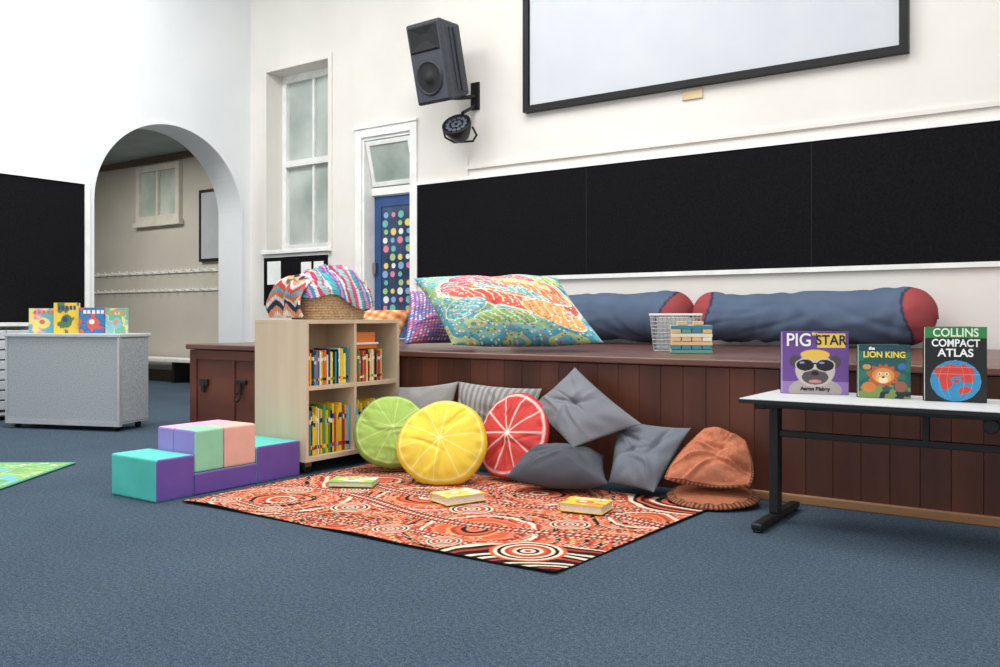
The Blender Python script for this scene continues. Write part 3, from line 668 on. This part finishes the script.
stand_book('picture_book',(-.935,4.90,TZ+.001),math.radians(9),.25,.28,lion,[('LION KING',.044,0,.213,ty,.92),('the',.022,-.06,.253,tw_)],M('cover_teal',(28,84,78),.4))
def atlas(U,V):
    C=np.zeros(U.shape+(3,))+np.array((24,26,28.)); C[V>.85]=(52,132,72)
    g=el(U,V,.5,.28,.41,.275); C[g]=(50,140,186)
    wu=U+.05*(fbm(U*9,V*9,3)-.5)*2; wv=V+.04*(fbm(U*9+4,V*9,4)-.5)*2
    land=el(wu,wv,.36,.40,.20,.09)|el(wu,wv,.60,.42,.22,.08)|el(wu,wv,.70,.32,.10,.07)|el(wu,wv,.33,.26,.10,.10)|el(wu,wv,.66,.15,.11,.05)|el(wu,wv,.52,.28,.05,.03)
    C[g&land]=(206,66,54)
    du=(U-.5)/.41; dv=(V-.28)/.275; lo=du/np.sqrt(np.clip(1-dv**2,.05,1)); gl=(np.abs(((lo*3)%1)-.5)>.47)|(np.abs(((dv*3)%1)-.5)>.475); C[g&gl]=C[g&gl]*.6+np.array((220,230,235.))*.4
    return C
stand_book('atlas_book',(-.60,4.88,TZ+.001),math.radians(7),.275,.375,atlas,[('COLLINS',.058,0,.327,tg,.88),('COMPACT',.052,0,.277,tw_,.86),('ATLAS',.055,0,.227,tw_,1)],M('cover_black',(24,26,28),.4))

# ------------------------------------------------ left cabinet with books
cb=empty('mobile_cabinet',(-7.95,4.95,0),(0,0,math.radians(20)))
box('front_panel',(-1.32,-.01,0,.02,.09,.93),greyc,cb,.003)
box('body',(-1.33,0,.02,.45,.07,.93),greyt,cb,.003)
box('side_panel',(0,.006,.03,.44,.09,.92),greyc,cb)
box('top',(-1.35,.02,-.02,.47,.93,.963),greyt,cb,.006)
boxes('edge_frame',[(-1.345,-1.32,-.012,.03,.09,.93),(-.015,.012,-.012,.03,.09,.93),(-1.345,.012,-.012,.03,.05,.09)],M('alu_edge',(190,192,194),.4,metal=.4),cb)
for i,(cx,cy) in enumerate(((-1.26,.07),(-.08,.07),(-1.26,.39),(-.08,.39))): cyl('castor_%d'%i,.032,.03,blackm,cb,(cx,cy,.032),(0,math.pi/2,0),20); 
pals=[[(100,176,190),(226,160,164),(236,216,130),(220,104,92)],[(236,200,70),(232,184,70),(80,120,80),(50,74,116)],[(64,124,184),(54,110,168),(216,96,80),(240,240,236)],[(116,180,150),(234,218,130),(136,190,200),(226,140,100)]]
a20=math.radians(20)
for i,(lx,w_,h_) in enumerate(((-1.03,.29,.255),(-.75,.25,.31),(-.43,.28,.26),(-.15,.22,.255))):
    wx=-7.95+lx*math.cos(a20)-.16*math.sin(a20); wy=4.95+lx*math.sin(a20)+.16*math.cos(a20)
    stand_book('picture_book',(wx,wy,.965),a20+.35,w_,h_,coverfn(pals[i],80+i),(),M('cover_s%d'%i,pals[i][0],.4),32,50)
dr=empty('drawer_trolley')
boxes('case',[(-10.22,-9.87,4.2,5.12,1.03,1.07),(-10.22,-9.87,4.2,4.23,.09,1.03),(-10.22,-9.87,5.09,5.12,.09,1.03),(-10.22,-9.87,4.2,5.12,.06,.09),(-10.22,-10.2,4.23,5.09,.09,1.03)],white,dr)
boxes('trays',[(-10.19,-9.85,y0,y0+.27,z0,z0+.095) for y0 in (4.245,4.53,4.81) for z0 in np.arange(.12,.96,.11)],M('tray_grey',(196,199,202),.5),dr,.006)
for i,(cx,cy) in enumerate(((-10.15,4.25),(-9.92,4.25),(-10.15,5.05),(-9.92,5.05))): cyl('castor_%d'%i,.03,.03,blackm,dr,(cx,cy,.03),(0,math.pi/2,0),16)

# ------------------------------------------------ speaker
spl=(-6.35,8.0,4.10)
sp=empty('pa_speaker',spl,(0,0,0))
tilt=empty('tilt'); tilt.parent=sp; tilt.rotation_euler=(math.radians(14),0,math.radians(-3))
hw,hd,hh=.265,.22,.46
V=[(-hw,-hd,-hh),(hw,-hd,-hh),(.19,hd,-hh+.06),(-.19,hd,-hh+.06),(-hw,-hd,hh),(hw,-hd,hh),(.19,hd,hh-.06),(-.19,hd,hh-.06)]
mesh('cabinet',V,BF,blackp,tilt,bevel=.03)
box('front_grille',(-.235,.235,-hd-.012,-hd+.01,-.43,.43),grille,tilt,.01)
lathe('woofer_surround',[(.195,0),(.195,.02),(.18,.03),(.165,.012)],blackp,tilt,(0,-hd-.008,-.17),(math.pi/2,0,0))
lathe('woofer_cone',[(.165,.012),(.07,.0),(.06,.01),(.03,.02),(0.001,.024)],cone,tilt,(0,-hd-.014,-.17),(math.pi/2,0,0))
V=[(-.20,-hd-.03,.14),(.20,-hd-.03,.14),(.20,-hd-.03,.40),(-.20,-hd-.03,.40),(-.06,-hd-.014,.23),(.06,-hd-.014,.23),(.06,-hd-.014,.32),(-.06,-hd-.014,.32),
   (-.22,-hd-.014,.12),(.22,-hd-.014,.12),(.22,-hd-.014,.42),(-.22,-hd-.014,.42)]
mesh('horn_mouth',V,[(0,1,5,4),(1,2,6,5),(2,3,7,6),(3,0,4,7),(4,5,6,7),(8,9,1,0),(9,10,2,1),(10,11,3,2),(11,8,0,3)],cone,tilt)
boxes('side_ribs',[(.215,.25,-.13+k*.08,-.09+k*.08,-.36,.36) for k in range(3)],blackp,tilt,.006)
boxes('mount_plate',[(-6.26-spl[0],-6.14-spl[0],YW-.03-spl[1],YW-.001-spl[1],3.62-spl[2],3.95-spl[2])],blackm,sp,.004)
tube('arm',[(-6.2,8.47,3.78),(-6.22,8.25,3.72),(-6.3,8.1,3.70)],.025,blackm,sp,spl)
tube('lamp_arm',[(-6.2,8.47,3.66),(-6.18,8.3,3.58),(-6.2,8.22,3.53)],.02,blackm,sp,spl)
sl=empty('stage_spotlight',(-6.24,8.2,3.34),(math.radians(50),0,math.radians(15)))
lathe('housing',[(.001,-.13),(.09,-.13),(.11,-.1),(.15,-.02),(.175,.05),(.175,.09),(.16,.09),(.155,.07),(.001,.07)],blackm,sl)
lens=M('lens_glass',(90,95,105),.15,spec=.6)
for i in range(12):
    a=2*math.pi*i/12; cyl('lens_%d'%i,.025,.012,lens,sl,(.11*math.cos(a),.11*math.sin(a),.078),seg=16)
for i in range(6):
    a=2*math.pi*i/6; cyl('lens_in_%d'%i,.022,.012,lens,sl,(.045*math.cos(a),.045*math.sin(a),.078),seg=16)
tube('yoke',[(-.185,0,.02),(-.20,0,-.1),(-.12,.02,-.2),(.12,.02,-.2),(.20,0,-.1),(.185,0,.02)],.013,blackm,sl)

# ------------------------------------------------ lights
def area(name,loc,sx,sy,e,rot=(0,0,0),col=(1,1,1)):
    l=bpy.data.lights.new(name,'AREA'); l.shape='RECTANGLE'; l.size=sx*S; l.size_y=sy*S; l.energy=e*S*S; l.color=col
    o=bpy.data.objects.new(name,l); link(o); o.location=loc; o.rotation_euler=rot
for i,(x,y,e) in enumerate(((-7.5,4.0,190),(-4.2,3.0,135),(-1.0,5.0,110),(-4.5,6.0,125),(-.5,1.5,100))): area('ceiling_fill',(x,y,6.5),2.2,2.2,e,col=(1,.99,.975))  # added unseen fill lamps under the ceiling, brightening the whole room
area('hall_fill',(-13.5,7.2,4.0),2.5,1.2,125,col=(1,.97,.91))  # added unseen lamp, brightens the closed hall where world light doesn't reach
area('left_fill',(-9.0,4.0,6.4),1.6,3,150,rot=(0,math.radians(35),0),col=(.93,.97,1))  # added cool fill brightening the left side; the ceiling has no opening here
wd=bpy.data.worlds.new('World'); scene.world=wd; wd.use_nodes=True
bg=wd.node_tree.nodes['Background']; bg.inputs[0].default_value=(.96,.98,1,1); bg.inputs[1].default_value=1.2

# ------------------------------------------------ camera
cam=bpy.data.cameras.new('Camera'); co=bpy.data.objects.new('Camera',cam); link(co)
co.location=(0,0,1.12); co.rotation_euler=(math.pi/2,0,math.radians(34.54)); cam.lens=31.46; cam.sensor_width=36; cam.shift_y=-.0155
scene.camera=co
for o in list(scene.objects):
    if o.parent is None:
        o.location=o.location*S
        if o.type not in('CAMERA','LIGHT'): o.scale=(S,S,S)
cam.clip_end=200; cam.clip_start=.05
